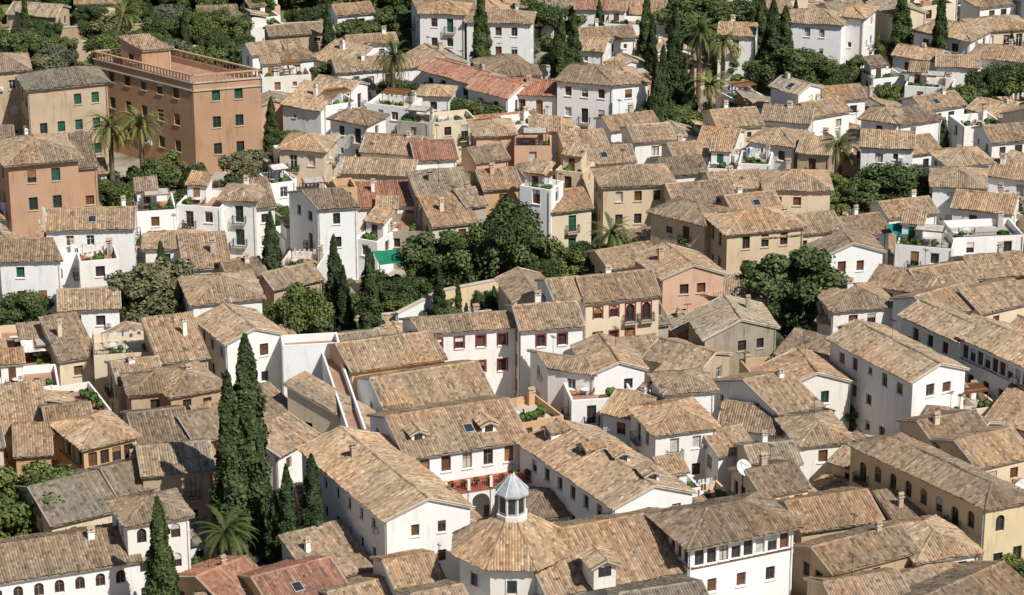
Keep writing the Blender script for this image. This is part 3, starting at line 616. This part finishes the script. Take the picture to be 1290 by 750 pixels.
def cypress(seed,Rm=1.9,h=20.,n=11000):
    r_=np.random.default_rng(seed); mb=MB(); t=r_.uniform(0.02,1,n)**1.15; th=r_.uniform(0,2*np.pi,n)
    ph=r_.uniform(0,6,6)
    def rad(t,th): 
        base=Rm*np.minimum(1,(1-t)**.62*1.25)*np.minimum(1,.55+t*3)
        return base*(.82+.16*np.sin(3*th+ph[0]+t*9)+.13*np.sin(5*th+ph[1]-t*17)+.12*np.sin(t*40+ph[2]+2*th))
    rr=rad(t,th)*r_.uniform(.72,1.12,n); z=1+t*(h-1)+r_.normal(0,.12,n)
    P0=np.stack([rr*np.cos(th),rr*np.sin(th),z],1); out=np.stack([np.cos(th),np.sin(th),np.full(n,.6)],1)
    V=quads(P0,.19,out)
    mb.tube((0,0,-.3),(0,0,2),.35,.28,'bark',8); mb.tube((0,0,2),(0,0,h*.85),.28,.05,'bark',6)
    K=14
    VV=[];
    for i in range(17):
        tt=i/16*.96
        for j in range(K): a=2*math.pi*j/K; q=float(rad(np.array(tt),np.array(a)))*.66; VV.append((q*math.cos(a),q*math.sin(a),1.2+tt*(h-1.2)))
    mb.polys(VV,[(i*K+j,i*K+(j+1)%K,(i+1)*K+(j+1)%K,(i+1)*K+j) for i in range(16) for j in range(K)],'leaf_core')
    return treemesh(V,np.clip(r_.normal(.5,.25,n),0,1),'leaf_cypress',mb)
def broad(seed,leafm='leaf_broad',h=10.,rx=4.5,n=15000,nc=34,flat=.72):
    r_=np.random.default_rng(seed); mb=MB(); P_=[];O_=[];rv=[]
    cz=h-rx*flat
    cs=[]
    for i in range(nc):
        d=r_.normal(0,1,3); d/=np.linalg.norm(d); k=r_.uniform(.35,.95); c=np.array([d[0]*rx*k,d[1]*rx*k,cz+d[2]*rx*flat*k]); cs.append((c,rx*r_.uniform(.14,.34)))
    mb.tube((0,0,-.3),(0,0,cz*.55),.32,.24,'bark',8)
    for c,r in cs[:12]: 
        m=Vector((c[0]*.4,c[1]*.4,cz*.55+(c[2]-cz*.55)*.4)); mb.tube((0,0,cz*.5),m,.16,.1,'bark',5); mb.tube(m,c,.1,.03,'bark',5)
    for c,r in cs:
        m=n//nc; d=r_.normal(0,1,(m,3)); d/=np.linalg.norm(d,axis=1)[:,None]; rr=r*r_.uniform(.45,1.2,m)
        P_.append(c+d*rr[:,None]*np.array([1,1,.85])); O_.append(d+np.array([0,0,.4])); rv.append(np.clip(r_.normal(.15+.6*r_.random(),.2,m),0,1))
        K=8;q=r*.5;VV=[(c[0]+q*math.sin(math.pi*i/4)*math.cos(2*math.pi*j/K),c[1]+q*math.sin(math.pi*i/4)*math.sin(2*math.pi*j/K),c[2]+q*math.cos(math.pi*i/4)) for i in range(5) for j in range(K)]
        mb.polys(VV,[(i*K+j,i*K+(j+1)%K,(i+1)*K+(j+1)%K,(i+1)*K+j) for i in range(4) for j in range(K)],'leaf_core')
    V=quads(np.concatenate(P_),.16,np.concatenate(O_))
    return treemesh(V,np.concatenate(rv),leafm,mb)
def palm(seed,h=9.,nf=62,fl=4.2):
    r_=random.Random(seed); mb=MB(); n=12
    for i in range(n):
        z0=h*i/n; z1=h*(i+1)/n; mb.tube((0,0,z0-.1),(0,0,z1),.42-.006*i,.36-.006*i,'bark_palm',9)
    mb.tube((0,0,h-.6),(0,0,h+.3),.35,.65,'bark_palm',9)
    for k in range(nf):
        az=r_.uniform(0,2*math.pi); el=r_.uniform(-.75,1.4); l=fl*r_.uniform(.8,1.1); d=Vector((math.cos(az),math.sin(az),0)); s=Vector((-d.y,d.x,0))
        p=Vector((0,0,h+.2)); e=el; seg=9; col=r_.uniform(.2,.9) if el>-.2 else 1.0
        for i in range(seg):
            q=p+(d*math.cos(e)+Zv*math.sin(e))*l/seg; mb.polys([p-s*.05,p+s*.05,q+s*.04,q-s*.04],[(0,1,2,3)],'leaf_palm',[(col,0)]*4)
            for sd in(-1,1):
                for u in(.0,.33,.66):
                    b=p.lerp(q,u); ln=.5*math.sin(math.pi*min(1,(i+u+1.2)/(seg+1.2)))+.12; tip=b+(s*sd*.5+(q-p).normalized()*.8-Zv*.15).normalized()*ln; wv=(q-p).normalized()*.055
                    mb.polys([b-wv,b+wv,tip+wv*.3,tip-wv*.3],[(0,1,2,3)],'leaf_palm',[(min(1,max(0,col+r_.uniform(-.2,.2))),0)]*4)
            p=q; e-=.10+.025*i
    o=mb.obj('p'); me=o.data; bpy.data.objects.remove(o); return me
CY=[cypress(1),cypress(2,1.6),cypress(3,2.1)]
BR=[broad(4),broad(5,rx=5,nc=44,n=17000),broad(6,h=8,rx=4,nc=28,n=12000)]
OL=[broad(8,'leaf_olive',h=8,rx=4.2,nc=32)]
SH=[broad(9,'leaf_broad',h=3.0,rx=2.2,nc=16,n=4500,flat=.6),broad(10,'leaf_olive',h=2.6,rx=2.0,nc=14,n=4000,flat=.6)]
PM=[palm(1),palm(2)]
TREES=[]
def T(me,name,x,y,s,w=1.0,parent=None):
    o=bpy.data.objects.new(name,me); o.location=(x,y,0); o.scale=(s*w,s*w,s); o.rotation_euler=(0,0,R()*6.28); bpy.context.collection.objects.link(o)
    if parent: o.parent=parent
    return o
def Cy(u,v,h,w=1.0):
    p=P(u,v,h); T(random.choice(CY),'cypress_tree',p.x,p.y,h/20,w*1.0); TREES.append((p.x,p.y,1.6*h/20*w,h,.8))
def Br(u,v,h,r,kind=None,name='broadleaf_tree'):
    p=P(u,v,h); me=kind or random.choice(BR); i=(BR.index(me) if me in BR else -1)
    hh={0:10,1:10,2:8}.get(i,8); rr={0:4.5,1:5,2:4}.get(i,4.2); s=h/hh; T(me,name,p.x,p.y,s,r/rr/s); TREES.append((p.x,p.y,r*.8,h,.65))
def Pm(u,v,h):
    p=P(u,v,h); T(random.choice(PM),'palm_tree',p.x,p.y,h/11.5,1.0*11.5/h*.95); TREES.append((p.x,p.y,1.5,h,.75))
for a in((308,424,24,.95),(286,472,21,1.05),(360,588,13,1.15),(392,574,14,1.1),(345,620,10,1.1),(326,540,15,.8),(198,628,16.5,1.0),(214,690,11,.9),
  (340,268,12,1.2),(420,298,13,1.15),(465,314,13,1.05),(432,336,10,1.2),(553,336,8,1.2),(577,353,5,1.2),(600,366,4,1.2),(622,360,4.5,1.2),(643,350,5,1.1),(592,362,3.5,1.1),
  (606,-12,14.5,1.1),(707,16,13.5,1.1),(723,18,13,1.1),(836,58,14,1.1),(851,12,17,1.1),(828,80,12,1.1),(815,-5,13,1.1),(822,20,12,1.1),(1138,-15,13,1.5),(1187,-8,14,1.2),
  (341,123,9,1.3),(1190,148,6,1.3),(948,20,8,1.3),(975,0,13,1.4),(990,8,12,1.3),(1275,40,6,1.4),(700,40,9,1.1),(1003,0,9,1.2),(862,70,10,1.2),(598,166,6,1.2),(232,12,8,1.3),(190,5,8,1.3),(870,90,9,1.2),(960,-5,11,1.3),(1290,60,7,1.3),(755,0,9,1.2),(30,-5,8,1.3)): Cy(*a)
for a in((495,48,13),(137,137,12),(176,137,12),(882,20,14),(895,92,9),(1057,168,9),(770,276,9),(283,648,9),(912,36,10),(155,5,8)): Pm(*a)
for a in((640,258,11.5,4.6),(662,285,9,3.6),(625,278,9,3.6),(555,293,8,4.4),(588,308,6.5,3),(700,304,6.5,3.8),(740,312,5.5,3.6),(790,305,5.5,3.5),(820,315,4.5,3),(530,314,6,3),(680,318,6,3),
  (1000,318,10.5,6),(965,338,8,4),(1032,342,8,4),(375,366,9,3.4),(395,392,5,2.6),(490,345,5,2.8),(445,374,5,2.6),(515,352,5,2.8),(500,370,4,2.4),
  (30,368,7,3.2),(10,380,5,3),(1130,208,8,5),(1090,224,6,4.5),(1150,230,6,4),(1060,224,6,4),(1110,225,7,4.5),(1245,82,8,4),(1283,82,8,4),(1215,108,6,3.5),(30,588,10,5),(-5,598,10,5),(55,618,7,3.2),(10,625,7,4),
  (608,120,5.5,5),(585,126,5,4),(555,98,5,3.5),(825,128,6,3.5),(850,135,5,3.5),(900,134,5,3.5),(795,138,4,2.5),(1270,712,6,3.5),(1300,725,7,4),(395,498,5,3),(1010,62,9,5.0),(1030,72,7,5),(980,74,7,4.5),
  (960,80,6,4),(1050,85,6,4),(1080,72,6,3),(200,203,6,3.2),(140,232,4.5,3.5),(170,236,4,3.2),(110,226,4,3),(190,228,4,3.5),(405,83,5.5,3.5),(430,98,5,3),(355,163,4,2.4),(1075,503,4,3),(1100,510,3.5,2.5),(265,703,5,3),
  (740,513,3,2),(665,558,3,1.6),(300,760,4,2.5),(745,6,6,4),(870,-8,10,5),(900,-3,8,5),(680,2,7,4),(780,148,4,3),(1040,393,5,3),(925,-5,8,5),(500,100,5,3),(350,262,4,2.4),(1020,225,5,3)): Br(*a)
Br(190,330,9.5,5.5,OL[0],'olive_tree'); Br(222,342,8,4,OL[0],'olive_tree'); Br(165,346,7,3.8,OL[0],'olive_tree'); Br(304,190,6,3.4,OL[0],'olive_tree')
def sat(a,b,m=.3):
    for q in(a,b):
        for i in range(len(q)):
            e=q[(i+1)%len(q)]-q[i]; n=Vector((-e.y,e.x,0)); 
            if n.length<1e-6: continue
            n.normalize(); pa=[n.dot(x) for x in a]; pb=[n.dot(x) for x in b]
            if max(pa)<min(pb)+m or max(pb)<min(pa)+m: return False
    return True
CEN=[(sum((q for q in f[0]),Vector())/4,max((f[0][0]-f[0][2]).length,(f[0][1]-f[0][3]).length)/2) for f in FOOT]
def free(x,y,r):
    q=[Vector((x-r,y-r,0)),Vector((x+r,y-r,0)),Vector((x+r,y+r,0)),Vector((x-r,y+r,0))]; c=Vector((x,y,0))
    return not any((Vector((cc.x,cc.y,0))-c).length<rr+r*1.5 and sat(q,FOOT[i][0],0) for i,(cc,rr) in enumerate(CEN))
hp=empty('hillside_trees',(0,0,0)); gp=empty('garden_shrubs',(0,0,0))
for i in range(430):
    u=U_(-60,530);v=U_(-50,112)
    lim=112 if u<300 else 70
    if v>lim or (20<v<34) or (52<v<66): continue
    p=P(u,v,0)
    if not free(p.x,p.y,2.5): continue
    small=v>20
    s=U_(.3,.6) if small else U_(.4,.85); T(random.choice(SH+BR+OL if small else BR+OL),'broadleaf_tree',p.x,p.y,s*(1.4 if small and R()<.5 else 1),U_(.9,1.3),hp)
for i in range(150):
    p=P(U_(520,1330),U_(-60,20),0)
    if free(p.x,p.y,2): T(random.choice(BR+OL),'broadleaf_tree',p.x,p.y,U_(.4,.9),U_(.9,1.3),hp)
for i in range(160):
    x=U_(-190,190); y=U_(495,640); T(random.choice(BR+OL),'broadleaf_tree',x,y,U_(.7,1.2),1.2,hp)
for (u0,v0,u1,v1,n) in((440,395,560,430,22),(560,335,830,352,50),(470,370,560,400,18),(820,150,930,172,20),(1040,240,1170,262,22),(340,395,420,440,14),(120,235,230,260,18),(330,180,350,215,5),(600,88,700,100,10),(1200,120,1290,135,14),(960,100,1090,118,16),(400,110,440,122,6),(1050,520,1130,560,18),(380,515,430,560,12),(250,720,330,760,14),(500,690,560,712,6),(20,400,70,420,8),(300,350,420,375,12),(710,520,760,545,6),(600,60,700,80,10),(840,60,960,100,16),(1100,120,1290,135,12)):
    for i in range(n): p=P(U_(u0,u1),U_(v0,v1),0); T(random.choice(SH),'shrub',p.x,p.y,U_(.5,1.1),1,gp); TREES.append((p.x,p.y,.9,2,.3))

# ------------------------------------------------------------ infill houses
KEEP=[]
for r in((205,205,335,268),(540,335,840,365),(440,360,560,420),(110,225,235,265),(940,375,1060,405),(1040,235,1170,265),(-80,-60,330,112),(330,-60,530,72),(820,140,930,172),(960,70,1090,120),(145,380,245,432),(590,600,760,660),(230,640,400,760),(150,745,240,810),(840,-60,960,40),(530,-60,1330,-2)):
    KEEP.append([P(r[0],r[3]),P(r[2],r[3]),P(r[2],r[1]),P(r[0],r[1])])
MAN=list(FOOT)
nf=0
for att in range(12000):
    big=att<5000
    w=U_(5.5,9.5) if big else U_(3.5,6.0); d=U_(4.8,7.2) if big else U_(3.5,5.5)
    y=U_(236,505); x=U_(-1,1)*(.185*y+14)
    near=(x>28 and y<390)
    ang=math.radians((-38 if near else 20)+U_(-9,9)+(90 if R()<.3 else 0)); X=Vector((math.cos(ang),math.sin(ang),0)); Y=Vector((-X.y,X.x,0)); c=Vector((x,y,0))
    q=[c-X*w/2-Y*d/2,c+X*w/2-Y*d/2,c+X*w/2+Y*d/2,c-X*w/2+Y*d/2]
    rad=math.hypot(w,d)/2
    if any((Vector((cc.x,cc.y,0))-c).length<rr+rad and sat(q,FOOT[i][0]) for i,(cc,rr) in enumerate(CEN)): continue
    if any((tr[0]-x)**2+(tr[1]-y)**2<(tr[2]+min(w,d)*.45)**2 for tr in TREES): continue
    h=U_(4.4,9.2)
    for f,fh,vis in MAN:
        mid=(f[0]+f[1]+f[2]+f[3])/4; l=(f[1]-f[0]).length
        if mid.y>y and abs(mid.x-x*mid.y/y)<l/2+w/2:
            t=(Vector((mid.x,mid.y,0))-c).length-d/2-(f[3]-f[0]).length/2
            if t<18: h=min(h,fh-vis+.4*max(0,t)+.4*d/2-.8)
    for tx,ty,tr,th,vf in TREES:
        if ty>y and abs(tx-x*ty/y)<w/2+tr*.6 and ty-y<22: h=min(h,th*(1-vf)+.4*(ty-y)-.8)
    if h<2.8: continue
    sh=(h+1)/.4; bx=[Vector((x-w*.4,y-d*.4,0)),Vector((x+w*.4,y-d*.4,0)),Vector((x*(1+sh/y)+w*.4,y+sh,0)),Vector((x*(1+sh/y)-w*.4,y+sh,0))]
    if any(sat(bx,k,1.0) for k in KEEP): 
        h=3.0; sh=4/.4; bx=[Vector((x-w*.4,y-d*.4,0)),Vector((x+w*.4,y-d*.4,0)),Vector((x*(1+sh/y)+w*.4,y+sh,0)),Vector((x*(1+sh/y)-w*.4,y+sh,0))]
        if any(sat(bx,k,2.0) for k in KEEP): continue
    col=random.choice('wwwwwwwwwccop') if y>300 else random.choice('wwwwwcccttop'); roof=random.choice('GGGHHSEFFFF' if big else 'GSSFFHFF')
    building(*q,h,roof,col,rm=random.choice(['tiles']*8+['tiles_grey']*2+['tiles_red']),pitch=U_(16,22),reg=False)
    FOOT.append((q,h,2)); CEN.append((c,rad)); nf+=1
npl=0
for i in range(2600):
    y=U_(245,480); x=U_(-1,1)*(.18*y+6)
    if free(x,y,1.1) and npl<170:
        k=R(); npl+=1
        if k<.5: T(random.choice(SH),'shrub',x,y,U_(.6,1.3),1,gp)
        elif k<.93: T(random.choice(BR),'broadleaf_tree',x,y,U_(.35,.6),U_(.8,1.1))
        else: T(random.choice(CY),'cypress_tree',x,y,U_(.3,.5),1.2)
print('infill',nf,'manual',len(MAN),'plants',npl)

# ------------------------------------------------------------ ground
def gmat(name,stops,sc):
    m,nt,b=newmat(name); g=N(nt,'ShaderNodeNewGeometry'); n1=N(nt,'ShaderNodeTexNoise'); n1.inputs['Scale'].default_value=sc; n1.inputs['Detail'].default_value=9; n1.inputs['Roughness'].default_value=.65
    nt.links.new(g.outputs['Position'],n1.inputs['Vector']); r=ramp(nt,stops); nt.links.new(n1.outputs[0],r.inputs[0]); nt.links.new(r.outputs[0],b.inputs['Base Color'])
gmat('ground_soil',[(.35,(.10,.11,.055)),(.48,(.26,.22,.16)),(.6,(.38,.34,.28))],.12)
gmat('garden_grass',[(.35,(.08,.12,.035)),(.5,(.15,.17,.06)),(.62,(.30,.26,.17))],.09)
mg=MB(); mg.poly([(-4000,-500,0),(4000,-500,0),(4000,6000,0),(-4000,6000,0)],'ground_soil'); mg.obj('ground')
mg=MB(); mg.poly([q+Zv*.01 for q in (P(-120,118),P(325,112),P(540,72),P(540,-60),P(-160,-60))],'garden_grass'); mg.obj('garden_lawn')
mg=MB(); a=[P(205,268),P(335,256),P(335,205),P(205,215)]; mg.poly([q+Zv*.01 for q in a],'paving'); mg.obj('plaza_pavement')

# ------------------------------------------------------------ light, camera
w=bpy.data.worlds.new('World'); bpy.context.scene.world=w; w.use_nodes=True; nt=w.node_tree; bg=nt.nodes['Background']
sk=nt.nodes.new('ShaderNodeTexSky'); sk.sky_type='NISHITA'; sk.sun_disc=False; EL=math.radians(49)
sd=Vector((.68*math.cos(EL),-.733*math.cos(EL),math.sin(EL)))
sk.sun_elevation=EL; sk.sun_rotation=math.atan2(sd.x,sd.y); nt.links.new(sk.outputs[0],bg.inputs[0]); bg.inputs[1].default_value=.06
l=bpy.data.lights.new('sun','SUN'); l.energy=5.0; l.angle=math.radians(.5); l.color=(1,.968,.91); lo=bpy.data.objects.new('sun',l); lo.rotation_euler=sd.to_track_quat('Z','Y').to_euler(); bpy.context.collection.objects.link(lo)
c=bpy.data.cameras.new('camera'); c.angle=2*math.atan(645/F); c.clip_start=1; c.clip_end=12000; co=bpy.data.objects.new('camera',c); co.location=(0,0,H); co.rotation_euler=(math.pi/2-PA,0,0); bpy.context.collection.objects.link(co)
s=bpy.context.scene; s.camera=co; s.view_settings.view_transform='Standard'; s.view_settings.look='None'; s.view_settings.exposure=0
